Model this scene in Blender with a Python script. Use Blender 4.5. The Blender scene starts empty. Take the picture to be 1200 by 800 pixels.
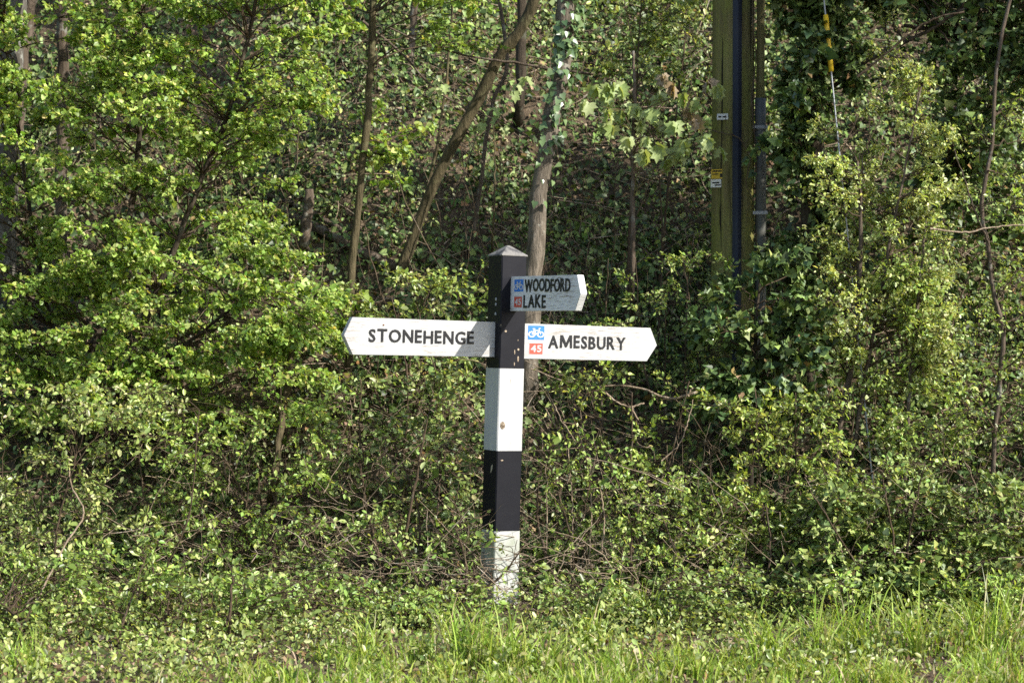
import bpy, bmesh, math
import numpy as np
from mathutils import Vector

# ------------------------------------------------------------------ camera, sky, sun, exposure
sc = bpy.context.scene
CAM_Y, CAM_Z, FPX = -11.6, 1.55, 2320.0          # focal length in photo pixels (1200 wide)
cam_d = bpy.data.cameras.new('camera')
cam = bpy.data.objects.new('camera', cam_d)
sc.collection.objects.link(cam)
cam.location = (0, CAM_Y, CAM_Z)
cam.rotation_euler = (math.radians(90), 0, 0)
cam_d.sensor_width = 36.0
cam_d.lens = 36.0 * FPX / 1200.0
cam_d.clip_start, cam_d.clip_end = 0.1, 500
cam_d.dof.use_dof = True
cam_d.dof.focus_distance = 11.5
cam_d.dof.aperture_fstop = 4.0
sc.camera = cam

SUN_AZ, SUN_EL = math.radians(61), math.radians(35.5)   # azimuth from behind the camera towards the right
S = np.array([math.cos(SUN_EL)*math.sin(SUN_AZ), -math.cos(SUN_EL)*math.cos(SUN_AZ), math.sin(SUN_EL)])
world = bpy.data.worlds.new('World'); sc.world = world
world.use_nodes = True
wn = world.node_tree
sky = wn.nodes.new('ShaderNodeTexSky')
sky.sky_type = 'NISHITA'; sky.sun_disc = False
sky.sun_elevation = SUN_EL
sky.sun_rotation = math.atan2(S[0], S[1])
wn.links.new(sky.outputs[0], wn.nodes['Background'].inputs[0])
wn.nodes['Background'].inputs[1].default_value = 0.14
sun_d = bpy.data.lights.new('sun', 'SUN')
sun_d.energy = 5.0; sun_d.angle = math.radians(0.5); sun_d.color = (1.0, 0.955, 0.88)
sun = bpy.data.objects.new('sun', sun_d)
sc.collection.objects.link(sun)
sun.rotation_euler = Vector(S).to_track_quat('Z', 'Y').to_euler()
sun.location = (8, -4, 12)
sc.cycles.use_denoising = False
sc.view_settings.view_transform = 'Standard'
sc.view_settings.look = 'None'
sc.view_settings.gamma = 1.0
sc.view_settings.exposure = 0.80

# ------------------------------------------------------------------ helpers
RNG = np.random.default_rng(7)
COL = sc.collection

def at(px, py, Y):
    D = Y - CAM_Y
    return np.array([(px-600)/FPX*D, Y, CAM_Z-(py-400)/FPX*D])

def nz(v):
    return v/np.maximum(np.linalg.norm(v, axis=-1, keepdims=True), 1e-9)

def tag(o, label=None, cat=None, group=None, kind=None):
    if label: o['label'] = label
    if cat: o['category'] = cat
    if group: o['group'] = group
    if kind: o['kind'] = kind
    return o

def empty(name, loc):
    o = bpy.data.objects.new(name, None); COL.objects.link(o)
    o.location = [float(c) for c in loc]; o.empty_display_size = 0.1
    return o

def put(name, me, parent=None, mat=None):
    if mat is not None:
        me.materials.clear(); me.materials.append(mat)
    o = bpy.data.objects.new(name, me); COL.objects.link(o)
    if parent is not None:
        o.parent = parent
    return o

def mesh_np(name, verts, faces, smooth=False, col=None):
    """faces: list of int arrays (n,k)"""
    me = bpy.data.meshes.new(name)
    verts = np.asarray(verts, dtype=np.float32)
    me.vertices.add(len(verts)); me.vertices.foreach_set('co', verts.ravel())
    loops = np.concatenate([f.ravel() for f in faces]).astype(np.int32)
    tot = np.concatenate([np.full(len(f), f.shape[1], np.int32) for f in faces])
    start = np.concatenate([[0], np.cumsum(tot)[:-1]]).astype(np.int32)
    me.loops.add(len(loops)); me.loops.foreach_set('vertex_index', loops)
    me.polygons.add(len(tot)); me.polygons.foreach_set('loop_start', start); me.polygons.foreach_set('loop_total', tot)
    if smooth:
        me.polygons.foreach_set('use_smooth', np.ones(len(tot), bool))
    if col is not None:
        a = me.attributes.new('Col', 'FLOAT_COLOR', 'POINT')
        c4 = np.ones((len(verts), 4), np.float32); c4[:, :3] = col
        a.data.foreach_set('color', c4.ravel())
    me.update(calc_edges=True)
    return me

def local(me_verts, parent):
    return me_verts - np.array(parent.location)

# ---- leaves: template = (verts, tri/quad faces); x across, y along the leaf, z out of it
def tmpl(half, cup=0.12, droop=0.0, wscale=1.0):
    """half outline of the right side from base to tip -> a leaf folded on its midrib"""
    h = [(x*wscale, y) for x, y in half]
    z = lambda x, y: cup*abs(x) - droop*y*y
    n = len(h)
    v = [(0, 0, 0), (0, 1, z(0, 1))] + [(x, y, z(x, y)) for x, y in h] + [(-x, y, z(x, y)) for x, y in h]
    mid = len(v); v.append((0, 0.45, z(0, .45) - cup*0.08))
    f = []
    for s in (0, 1):
        o = 2 + s*n
        ring = [0] + [o+i for i in range(n)] + [1]
        for a, b in zip(ring[:-1], ring[1:]):
            f.append((mid, a, b) if s == 0 else (mid, b, a))
    return np.array(v, float), [np.array(f)]

OVAL = (np.array([(0, 0, 0), (.25, .3, .07), (.24, .68, .07), (0, 1, -.06), (-.24, .68, .07), (-.25, .3, .07)]),
        [np.array([(0, 1, 2, 3), (0, 3, 4, 5)])])
MAPLE = tmpl([(.44, .16), (.34, .66)], .18, .15)
IVY4 = (np.array([(0, 0, 0), (.40, -.02, .05), (.34, .50, .05), (0, 1, -.10), (-.34, .50, .05), (-.40, -.02, .05)]),
        [np.array([(0, 1, 2, 3), (0, 3, 4, 5)])])
IVY = tmpl([(.29, -.10), (.47, .16), (.31, .44)], .15, .12)
SYCA = tmpl([(.22, -.10), (.45, .02), (.40, .16), (.66, .40), (.44, .44), (.30, .48), (.50, .84), (.30, .80), (.17, .78)], .38, .50)

def leaf_mesh(name, T, pos, axis, nrm, size, col):
    tv, tf = T
    axis = nz(axis)
    nrm = nrm - axis*np.sum(nrm*axis, -1, keepdims=True); nrm = nz(nrm)
    x = np.cross(axis, nrm)
    s = size[:, None, None]
    V = pos[:, None, :] + s*(tv[None, :, 0:1]*x[:, None] + tv[None, :, 1:2]*axis[:, None] + tv[None, :, 2:3]*nrm[:, None])
    n, k = len(pos), len(tv)
    faces = [(f[None] + (np.arange(n)*k)[:, None, None]).reshape(-1, f.shape[1]) for f in tf]
    return mesh_np(name, V.reshape(-1, 3), faces, col=np.repeat(col, k, axis=0))

def palette(n, rng, cols, w=None, jitter=.18):
    cols = np.array(cols); i = rng.choice(len(cols), n, p=w)
    c = cols[i]*(1+rng.normal(0, jitter, (n, 1)))
    return np.clip(c*(1+rng.normal(0, .06, (n, 3))), .004, .9)

# ---- tubes
def tube_arrays(P, R, sides):
    N, K, _ = P.shape
    T = nz(np.gradient(P, axis=1))
    a = np.tile(np.array([.31, .95, .05]), (N, 1)); m = nz(P[:, -1]-P[:, 0])
    a[np.abs(np.sum(m*a, -1)) > .85] = (1, 0, .1)
    u = nz(np.cross(T, a[:, None, :])); v = np.cross(T, u)
    th = np.arange(sides)*2*math.pi/sides
    V = P[:, :, None, :] + R[:, :, None, None]*(np.cos(th)[None, None, :, None]*u[:, :, None, :] + np.sin(th)[None, None, :, None]*v[:, :, None, :])
    idx = np.arange(N*K*sides).reshape(N, K, sides)
    a0 = idx[:, :-1, :]; b0 = idx[:, 1:, :]
    F = np.stack([a0, np.roll(a0, -1, 2), np.roll(b0, -1, 2), b0], -1).reshape(-1, 4)
    return V.reshape(-1, 3), F, idx

def tube_mesh(name, groups):
    """groups: list of (P (N,K,3), R (N,K), sides)"""
    VV, FF, off = [], [], 0
    for P, R, s in groups:
        if len(P) == 0: continue
        V, F, _ = tube_arrays(P, R, s)
        VV.append(V); FF.append(F+off); off += len(V)
    return mesh_np(name, np.concatenate(VV), [np.concatenate(FF)], smooth=True)

def spline(pts, K):
    p = np.array(pts, float)
    p = np.vstack([2*p[0]-p[1], p, 2*p[-1]-p[-2]])
    n = len(p)-3
    t = np.linspace(0, n, K); i = np.minimum(t.astype(int), n-1); f = (t-i)[:, None]
    a, b, c, d = p[i], p[i+1], p[i+2], p[i+3]
    return .5*(2*b + (c-a)*f + (2*a-5*b+4*c-d)*f**2 + (3*b-a-3*c+d)*f**3)

def bez(P0, P1, P2, K):
    t = np.linspace(0, 1, K)[None, :, None]
    return P0[:, None]*(1-t)**2 + 2*P1[:, None]*t*(1-t) + P2[:, None]*t**2

def stem_mesh(name, line, r0, r1, rng, sides=10, K=28, rough=.06, wob=1.0):
    P = spline(line, K)
    P[1:-1] += wob*rng.normal(0, .06*r0+.002, (K-2, 3))
    t = np.linspace(0, 1, K)
    R = (r0*(1-t) + r1*t)*(1+rng.normal(0, rough, K)); R[0] *= 1.25
    V, F, idx = tube_arrays(P[None], R[None], sides)
    V += wob*rng.normal(0, .035*r0, V.shape)
    cap = idx[0, -1, :][None]
    return mesh_np(name, V, [F, cap], smooth=True), P, R

def ball(n, rng, shell=.0):
    d = nz(rng.normal(0, 1, (n, 3)))
    return d*(shell+(1-shell)*rng.random((n, 1))**(1/2.2))

# ------------------------------------------------------------------ terrain function
def zg(x, y):
    x = np.asarray(x, float); y = np.asarray(y, float)
    toe = .48+.10*np.sin(x*.9+.4)+.05*np.sin(x*2.3)
    s = y-toe
    ramp = .95*(s+np.sqrt(s*s+.12))/2
    over = np.maximum(y-9.0, 0); ramp = ramp - .8*(np.sqrt(over*over+1)-1)
    bank = np.clip(s*1.2, 0, 1)
    n = .07*np.sin(x*1.7+y*.8+1)+.05*np.sin(x*3.1-y*2.2)+.035*np.sin(x*5.3+y*4.1+2)
    n2 = .012*np.sin(x*2.1+y*3.0)+.008*np.sin(x*6.2-y*4.4)
    near = 1/(1+(np.maximum(np.abs(x)-14, 0)/8)**2)
    return ramp*(.6+.4*near) + n*bank + n2 - .03

def zg1(x, y): return float(zg(x, y))

def hit(px, py, lift=0.0):
    Y = np.linspace(-2.9, 14, 1700); D = Y-CAM_Y
    x = (px-600)/FPX*D; z = CAM_Z-(py-400)/FPX*D
    i = int(np.argmax(z <= zg(x, Y)))
    return np.array([x[i], Y[i], zg1(x[i], Y[i])+lift])

# ------------------------------------------------------------------ materials
def newmat(name):
    m = bpy.data.materials.new(name); m.use_nodes = True
    n = m.node_tree; n.nodes.clear()
    out = n.nodes.new('ShaderNodeOutputMaterial')
    return m, n, out

def N(n, t, **kw):
    o = n.nodes.new(t)
    for k, v in kw.items():
        if k in o.inputs: o.inputs[k].default_value = v
        else: setattr(o, k, v)
    return o

def mixc(n, fac, a, b, blend='MIX'):
    m = n.nodes.new('ShaderNodeMix'); m.data_type = 'RGBA'; m.blend_type = blend
    for i, v in ((0, fac), (6, a), (7, b)):
        if hasattr(v, 'links'): n.links.new(v, m.inputs[i])
        elif i == 0: m.inputs[0].default_value = v
        else: m.inputs[i].default_value = (*v, 1)
    return m.outputs[2]

def ramp(n, src, p0, p1):
    r = n.nodes.new('ShaderNodeMapRange'); r.inputs[1].default_value = p0; r.inputs[2].default_value = p1
    n.links.new(src, r.inputs[0]); return r.outputs[0]

def noise(n, scale, vec, detail=4, rough=.6, stretch=None):
    t = N(n, 'ShaderNodeTexNoise'); t.inputs['Scale'].default_value = scale
    t.inputs['Detail'].default_value = detail; t.inputs['Roughness'].default_value = rough
    if stretch:
        mp = n.nodes.new('ShaderNodeMapping'); mp.inputs['Scale'].default_value = stretch
        n.links.new(vec, mp.inputs[0]); vec = mp.outputs[0]
    n.links.new(vec, t.inputs['Vector']); return t.outputs['Fac']

def leafmat(name, rough=.45, spec=.4, trans=.35, tint=(1.25, 1.15, .5), solid=None):
    m, n, out = newmat(name)
    if solid is None:
        a = N(n, 'ShaderNodeAttribute'); a.attribute_name = 'Col'; c = a.outputs['Color']
    else:
        oi = n.nodes.new('ShaderNodeObjectInfo')
        c = mixc(n, oi.outputs['Random'], solid[0], solid[1])
    b = N(n, 'ShaderNodeBsdfPrincipled'); b.inputs['Roughness'].default_value = rough
    b.inputs['Specular IOR Level'].default_value = spec
    n.links.new(c, b.inputs['Base Color'])
    t = n.nodes.new('ShaderNodeBsdfTranslucent')
    n.links.new(mixc(n, 1.0, c, tint, 'MULTIPLY'), t.inputs['Color'])
    mx = n.nodes.new('ShaderNodeMixShader'); mx.inputs[0].default_value = trans
    n.links.new(b.outputs[0], mx.inputs[1]); n.links.new(t.outputs[0], mx.inputs[2])
    n.links.new(mx.outputs[0], out.inputs[0])
    return m

def surf(name, build, rough=.8, spec=.3, bump=None):
    m, n, out = newmat(name)
    tc = n.nodes.new('ShaderNodeTexCoord'); vec = tc.outputs['Object']
    b = N(n, 'ShaderNodeBsdfPrincipled'); b.inputs['Roughness'].default_value = rough
    b.inputs['Specular IOR Level'].default_value = spec
    c = build(n, vec)
    h = None
    if isinstance(c, tuple) and len(c) == 2 and hasattr(c[0], 'links'): c, h = c
    if hasattr(c, 'links'): n.links.new(c, b.inputs['Base Color'])
    else: b.inputs['Base Color'].default_value = (*c, 1)
    if bump:
        bp = n.nodes.new('ShaderNodeBump'); bp.inputs['Strength'].default_value = bump[0]; bp.inputs['Distance'].default_value = bump[1]
        n.links.new(h if h is not None else noise(n, bump[2], vec), bp.inputs['Height'])
        n.links.new(bp.outputs[0], b.inputs['Normal'])
    n.links.new(b.outputs[0], out.inputs[0])
    return m

def bark(name, c0, c1, c2, scale=24, stretch=(1, 1, .16)):
    def f(n, vec):
        a = noise(n, scale, vec, 6, .65, stretch)
        c = mixc(n, ramp(n, a, .35, .65), c0, c1)
        l = noise(n, 9, vec, 5, .7)
        return mixc(n, ramp(n, l, .56, .66), c, c2), a
    return surf(name, f, .9, .15, (1.0, .03, 10))

M = {}
M['leaf_fresh'] = leafmat('fresh spring leaf', .42, .45, .48)
M['leaf_oval'] = leafmat('privet leaf', .36, .5, .42)
M['leaf_ivy'] = leafmat('ivy leaf', .46, .35, .14)
M['leaf_syca'] = leafmat('young sycamore leaf', .5, .3, .4, solid=((.30, .40, .13), (.42, .47, .22)))
M['leaf_bronze'] = leafmat('bronze sycamore leaf', .45, .4, .35, solid=((.30, .22, .13), (.36, .29, .19)))
M['ivy_single'] = leafmat('ivy leaf single', .27, .55, .1, solid=((.035, .075, .026), (.085, .14, .055)))
M['ivy_pale'] = leafmat('pale ivy leaf', .3, .6, .15, solid=((.075, .14, .045), (.19, .27, .11)))
M['grass'] = leafmat('grass blade', .5, .3, .4)
M['litter'] = leafmat('dead leaf', .8, .2, .15)
M['bark_grey'] = bark('grey brown bark', (.060, .045, .032), (.15, .115, .085), (.20, .19, .16))
M['bark_dark'] = bark('dark bark', (.030, .024, .017), (.080, .062, .043), (.10, .10, .07))
M['bark_lichen'] = bark('lichen bark', (.07, .062, .05), (.16, .145, .12), (.30, .30, .26), 20)
M['bark_olive'] = bark('olive brown bark', (.050, .042, .022), (.125, .10, .055), (.13, .12, .06))
M['twig'] = bark('twig bark', (.050, .035, .022), (.12, .085, .055), (.15, .12, .09), 30)
M['twig_pale'] = bark('pale dry twig', (.20, .145, .095), (.36, .28, .20), (.44, .38, .31), 30)
M['twig_brown'] = bark('brown shoot', (.085, .060, .038), (.19, .14, .095), (.24, .20, .15), 30)
M['bark_pale'] = bark('pale mottled bark', (.075, .062, .045), (.21, .175, .135), (.30, .28, .23), 26)
M['stem_green'] = bark('leaf stalk', (.10, .08, .04), (.17, .13, .06), (.17, .16, .07), 30)

def soil(n, vec):
    a = noise(n, 3.0, vec, 8, .7); b = noise(n, 38, vec, 6, .75)
    c = mixc(n, ramp(n, a, .3, .7), (.060, .044, .028), (.15, .112, .075))
    c = mixc(n, ramp(n, b, .52, .68), c, (.30, .23, .155))
    return c, b
M['soil'] = surf('soil and leaf litter', soil, .95, .1, (.9, .03, 30))

# ------------------------------------------------------------------ the ground with its bank
def axis_coords(a, b, step, far):
    d = np.arange(a, b+1e-6, step)
    g = [step*1.35**k for k in range(1, 60)]
    out = np.cumsum(g); out = out[out < far]
    return np.concatenate([a-out[::-1], d, b+out])
gx = axis_coords(-6, 6, .11, 160); gy = axis_coords(-3.5, 8.5, .11, 160)
GX, GY = np.meshgrid(gx, gy); GZ = zg(GX, GY)
GZ = GZ + RNG.normal(0, .012, GZ.shape)*(np.abs(GX) < 6)
nx_, ny_ = len(gx), len(gy)
idx = np.arange(nx_*ny_).reshape(ny_, nx_)
gf = np.stack([idx[:-1, :-1], idx[:-1, 1:], idx[1:, 1:], idx[1:, :-1]], -1).reshape(-1, 4)
ground = put('ground', mesh_np('ground', np.stack([GX, GY, GZ], -1).reshape(-1, 3), [gf], True), None, M['soil'])
tag(ground, 'brown soil verge rising into a steep wooded bank', 'ground', kind='structure')

# ------------------------------------------------------------------ ivy carpet, litter, ground cover, grass
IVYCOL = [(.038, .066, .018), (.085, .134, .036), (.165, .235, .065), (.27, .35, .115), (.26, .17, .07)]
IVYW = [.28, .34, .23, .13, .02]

def carpet(name, n, bx, by, T, size, cols, w, mat, hmax, seed, label, cat, dens=None, lean=.5, sd=.38):
    r = np.random.default_rng(seed)
    x = r.uniform(*bx, n); y = r.uniform(*by, n)
    if dens is not None:
        k = r.random(n) < dens(x, y); x, y = x[k], y[k]
    n = len(x); e = .05
    gn = nz(np.stack([-(zg(x+e, y)-zg(x-e, y))/(2*e), -(zg(x, y+e)-zg(x, y-e))/(2*e), np.ones(n)], -1))
    p = np.stack([x, y, zg(x, y)], -1) + gn*(r.random((n, 1))**1.5*hmax+.01)
    nr = nz(gn*.6 + S*.6 + r.normal(0, lean, (n, 3)))
    ax = r.normal(0, 1, (n, 3)) + np.array([0, -.5, -.5])
    s = size*np.exp(np.clip(r.normal(0, sd, n), -.8, .5))
    o = put(name, leaf_mesh(name, T, p, ax, nr, s, palette(n, r, cols, w)), None, mat)
    return tag(o, label, cat, kind='stuff')

def dn(x, y):
    q = .55+.45*np.sin(x*2.1+1.3*np.sin(y*1.9))*np.sin(y*2.4+1.1*np.sin(x*1.4)+.6)
    return np.clip(q+.15, .18, 1)*np.where(np.abs(x) > 4.3, .5, 1)
carpet('ivy_carpet', 165000, (-6.6, 6.6), (.35, 5.9), IVY4, .038, IVYCOL, IVYW, M['leaf_ivy'], .12, 11,
       'carpet of small dark ivy leaves covering the steep bank', 'ivy', dn, .55)
carpet('fallen_leaves', 26000, (-6, 6), (-2.9, 6.0), OVAL, .036, [(.22, .14, .075), (.32, .23, .14), (.15, .10, .06), (.42, .33, .23)], None,
       M['litter'], .03, 12, 'scattered dry brown leaves lying among the ivy', 'dead leaves', None, .6)
carpet('ground_cover', 98000, (-5.5, 5.5), (-3.2, .85), OVAL, .025, [(.19, .25, .06), (.31, .38, .105), (.45, .51, .18), (.11, .15, .04)], None,
       M['leaf_oval'], .17, 13, 'low mat of small green leaves behind the verge grass', 'ground cover',
       lambda x, y: np.clip(.62+.5*np.sin(x*3+y)*np.sin(y*4-x), .15, 1)*np.clip((y+3.4)/1.6+(x < -1.3), 0, 1)*np.where((np.abs(x+.06) < .28) & (y > -1.0) & (y < .15), .35, 1)*np.where((x > 1.7) & (x < 3) & (y < -2.2), .45, 1), .6)
carpet('undergrowth', 66000, (-6, 6), (.8, 5.9), OVAL, .028, [(.15, .20, .055), (.24, .31, .085), (.36, .43, .14), (.46, .51, .22)], None,
       M['leaf_oval'], .30, 14, 'thin scatter of small bright leaves standing above the ivy', 'undergrowth',
       lambda x, y: np.clip(.45+.75*np.sin(x*1.7+y*.9+.5)*np.sin(y*2.1-x*.8), .06, 1), .6)

def grass():
    r = np.random.default_rng(21)
    bl = []
    def tuft(cx, cy, k, h, spread):
        a = r.uniform(0, 2*math.pi, k)
        bx = cx+r.normal(0, spread, k); by = cy+r.normal(0, spread*.8, k)
        L = h*np.clip(r.normal(1, .28, k), .35, 1.7); lean = r.uniform(.12, .85, k)
        bl.append(np.stack([bx, by, a, L, lean], -1))
    for _ in range(270):
        cx = r.uniform(-1.75, 4.6); cy = r.uniform(-3.2, -1.8)
        if 1.75 < cx < 3 and cy < -2.35 and r.random() < .5: continue
        if r.random() > (.35+.65*(cx > -1.2))*(1.1 if cy < -2.1 else .5): continue
        tuft(cx, cy, r.integers(25, 75), r.uniform(.06, .15), .05)
    for px, py, h in ((545, 778, .30), (566, 784, .27), (600, 790, .25), (1010, 770, .30), (965, 775, .3), (1075, 768, .3), (1140, 765, .32), (1180, 762, .30), (900, 780, .25), (30, 790, .2),
                      (430, 775, .22), (690, 760, .22), (760, 735, .22), (640, 790, .2)):
        p = hit(px, py)
        tuft(p[0], p[1], 85, h, .06)
    for _ in range(60):
        tuft(r.uniform(-3, 3), r.uniform(-1.3, .2), 7, .16, .03)
    b = np.concatenate(bl); n = len(b)
    K = 5; t = np.linspace(0, 1, K)[None, :]
    d = np.stack([np.cos(b[:, 2]), np.sin(b[:, 2])], -1)
    hor = b[:, 3:4]*b[:, 4:5]*t**2
    ver = b[:, 3:4]*(t - .45*b[:, 4:5]*t**2.4)
    P = np.stack([b[:, 0:1]+d[:, 0:1]*hor, b[:, 1:2]+d[:, 1:2]*hor, zg(b[:, 0], b[:, 1])[:, None]+ver-.005], -1)
    tw = r.uniform(0, math.pi, n)
    side = np.stack([np.cos(tw), np.sin(tw), 0*tw], -1)[:, None, :]
    w = (r.uniform(.0026, .0056, n)[:, None]*np.array([.8, 1, .9, .6, .05])[None])[:, :, None]
    V = np.stack([P-side*w, P+side*w], 2).reshape(-1, 3)
    ii = np.arange(n*K*2).reshape(n, K, 2)
    F = np.stack([ii[:, :-1, 0], ii[:, :-1, 1], ii[:, 1:, 1], ii[:, 1:, 0]], -1).reshape(-1, 4)
    c = palette(n, r, [(.24, .36, .05), (.33, .45, .075), (.15, .24, .035), (.44, .51, .13), (.52, .46, .29)], [.27, .31, .12, .17, .13])
    o = put('grass', mesh_np('grass', V, [F], col=np.repeat(c, K*2, 0)), None, M['grass'])
    tag(o, 'bright yellow green grass growing in tufts along the verge', 'grass', kind='stuff')
grass()

def dry_twigs():
    r = np.random.default_rng(31); n = 1750
    x = np.where(r.random(n) < .55, r.normal(0, 1.1, n), r.uniform(-3.4, 3.4, n)); y = r.uniform(-.6, 1.3, n)
    z0 = zg(x, y)+r.random(n)**2*.75
    a = r.uniform(0, 2*math.pi, n); L = r.uniform(.12, .55, n); up = r.normal(.05, .45, n)
    z0 = np.where((np.abs(x+.05) < .75) & (y < .25), np.minimum(z0, zg(x, y)+.30), z0)
    P0 = np.stack([x, y, z0], -1)
    P2 = P0+np.stack([np.cos(a)*L, np.sin(a)*L*.5, up*L], -1)
    P2[:, 2] = np.maximum(P2[:, 2], zg(P2[:, 0], P2[:, 1])+.02)
    P1 = (P0+P2)/2+r.normal(0, .04, (n, 3))
    P = bez(P0, P1, P2, 6); P[:, 1:-1] += r.normal(0, .008, (n, 4, 3))
    R = r.uniform(.0013, .0036, n)[:, None]*np.linspace(1, .5, 6)[None]
    o = put('dry_twigs', tube_mesh('dry_twigs', [(P, R, 4)]), None, M['twig_pale'])
    tag(o, 'tangle of thin dry twigs lying at the foot of the bank', 'twigs', kind='stuff')
    n = 720
    x = r.uniform(-3.9, 3.9, n); y = r.uniform(.1, 4.6, n); L = r.uniform(.35, 1.3, n)
    P0 = np.stack([x, y, zg(x, y)-.02], -1)
    P2 = P0+np.stack([r.normal(0, .32, n)*L, r.normal(-.12, .2, n)*L, L*r.uniform(.45, 1, n)], -1)
    P1 = (P0+P2)/2+r.normal(0, .10, (n, 3))*L[:, None]
    P = bez(P0, P1, P2, 9); P[:, 1:-1] += r.normal(0, .008, (n, 7, 3))
    R = (.0022+.0045*r.random(n)**2)[:, None]*np.linspace(1, .45, 9)[None]
    q = 1500; i = r.integers(0, n, q); k = r.integers(3, 9, q)
    A = P[i, k]; B = A+r.normal(0, .13, (q, 3))+np.array([0, 0, .06])
    SB = bez(A, (A+B)/2+r.normal(0, .025, (q, 3)), B, 5)
    o = put('bare_shoots', tube_mesh('bare_shoots', [(P, R, 5), (SB, np.full((q, 1), .0015)*np.linspace(1, .6, 5)[None], 3)]), None, M['twig_brown'])
    tag(o, 'thin bare brown shoots standing up from the ivy bank', 'shoots', kind='stuff')
    # dead wood scattered higher up the bank
    n = 900
    x = r.uniform(-3.9, 3.9, n); y = r.uniform(1.2, 5.5, n); a = r.uniform(0, 6.28, n); L = r.uniform(.15, .7, n)
    P0 = np.stack([x, y, zg(x, y)+.05+.15*r.random(n)], -1)
    x2 = x+np.cos(a)*L; y2 = y+np.sin(a)*L*.5
    P2 = np.stack([x2, y2, zg(x2, y2)+.04+.2*r.random(n)], -1)
    P = bez(P0, (P0+P2)/2+r.normal(0, .05, (n, 3)), P2, 6)
    o = put('dead_sticks', tube_mesh('dead_sticks', [(P, r.uniform(.002, .006, n)[:, None]*np.linspace(1, .5, 6)[None], 4)]), None, M['twig_pale'])
    tag(o, 'dead sticks strewn over the ivy higher up the bank', 'sticks', kind='stuff')
dry_twigs()

# ------------------------------------------------------------------ shrubs and trees
FRESH = [(.155, .26, .045), (.265, .39, .075), (.40, .53, .125), (.55, .63, .20), (.52, .45, .16)]
FRESHW = [.28, .32, .24, .13, .03]
PRIV = [(.135, .20, .045), (.27, .38, .09), (.42, .53, .15), (.58, .65, .26)]
PRIVW = [.28, .34, .26, .12]

def region(n, r, x0, x1, y0, y1, Ya, Yb, test=None, clear=.06):
    out = []
    while len(out) < n:
        px, py, Y = r.uniform(x0, x1), r.uniform(y0, y1), r.uniform(Ya, Yb)
        if test is not None and r.random() > test(px, py): continue
        p = at(px, py, Y)
        if p[2] < zg1(p[0], p[1])+clear: continue
        out.append(p)
    return np.array(out)

def plant(name, label, cat, stems, clumps, radii, twigs=10, leaves=9, T=OVAL, size=.034, cols=PRIV, w=PRIVW, leaf='leaf_oval',
          barkm='bark_dark', twigm='twig', seed=1, group=None, flat=False, sides=10, crown='foliage', trunk='stem',
          up=.4, sunw=.85, rnd=.55, singles=0, single_mats=('ivy_single',), bare=0.0, twig_r=.0022, branch_r=.006, sd=.25):
    r = np.random.default_rng(seed)
    base = np.array(stems[0][0][0], float)
    root = empty(name, base)
    tag(root, label, cat, group)
    SP, SR = [], []
    for line, r0, r1 in stems:
        me, P, R = stem_mesh(trunk, np.array(line)-base, r0, r1, r, sides)
        put(trunk, me, root, M[barkm]); SP.append(P); SR.append(R)
    if clumps is None or len(clumps) == 0: return root
    SP, SR = np.concatenate(SP), np.concatenate(SR)
    C = np.array(clumps)-base; m = len(C)
    RAD = np.array(radii, float)*np.exp(r.normal(0, .2, (m, 1)))
    d = np.linalg.norm(C[:, None]-SP[None], axis=-1)
    cost = d + 1.1*np.maximum(0, SP[None, :, 2]-C[:, None, 2]+.15*d) + r.random(d.shape)*.15
    j = np.argmin(cost, 1)
    P0 = SP[j]; dist = np.linalg.norm(C-P0, axis=1)[:, None]
    P1 = P0*.5+C*.5 + np.array([0, 0, .18])*dist + r.normal(0, .08, (m, 3))*dist
    BR = bez(P0, P1, C, 8); BR[:, 1:-1] += r.normal(0, .012, (m, 6, 3))
    br0 = np.minimum(SR[j]*.6, branch_r)[:, None]
    groups = [(BR, br0*np.linspace(1, .35, 8)[None], 5)]
    # twigs
    q = m*twigs; ci = np.repeat(np.arange(m), twigs)
    k = r.integers(4, 8, q); T0 = BR[ci, k]
    T2 = C[ci] + RAD[ci]*ball(q, r, .25)
    tl = np.linalg.norm(T2-T0, axis=1)[:, None]
    T1 = (T0+T2)/2 + np.array([0, 0, .12])*tl + r.normal(0, .12, (q, 3))*tl
    TW = bez(T0, T1, T2, 5)
    groups.append((TW, np.full((q, 1), twig_r)*np.linspace(1, .5, 5)[None], 3))
    put('twigs', tube_mesh('twigs', groups), root, M[twigm])['kind'] = 'stuff'
    # leaves
    keep = np.nonzero(r.random(q) >= bare)[0]
    li = np.repeat(keep, leaves); n = len(li)
    t = r.random(n)**.7*.85+.15
    t[::leaves] = 1.0
    A, B, Cc = T0[li], T1[li], T2[li]; tt = t[:, None]
    p = A*(1-tt)**2+2*B*tt*(1-tt)+Cc*tt**2
    tang = nz(2*(1-tt)*(B-A)+2*tt*(Cc-B))
    ax = nz(tang*.7 + r.normal(0, .75, (n, 3)) + np.array([0, 0, -.1]))
    nr = nz(np.array([0, 0, up])+S*sunw+r.normal(0, rnd, (n, 3)))
    s = size*np.exp(r.normal(0, sd, n))*np.where(t > .95, .8, 1)
    p = p + ax*s[:, None]*.15
    col = palette(n, r, cols, w)
    # plants also differ a little clump by clump in how far their leaves have turned
    col *= (1+r.normal(0, .10, (m, 1)))[ci[li]]
    if singles:
        score = p[:, 1] + r.random(n)*.25
        o_ = np.argsort(score)[:singles]
        single_leaves(root, T, p[o_], ax[o_], nr[o_], s[o_], r, single_mats)
        kk = np.ones(n, bool); kk[o_] = False
        p, ax, nr, s, col = p[kk], ax[kk], nr[kk], s[kk], col[kk]
    put(crown, leaf_mesh(crown, T, p, ax, nr, s, col), root, M[leaf])['kind'] = 'stuff'
    return root

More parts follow.
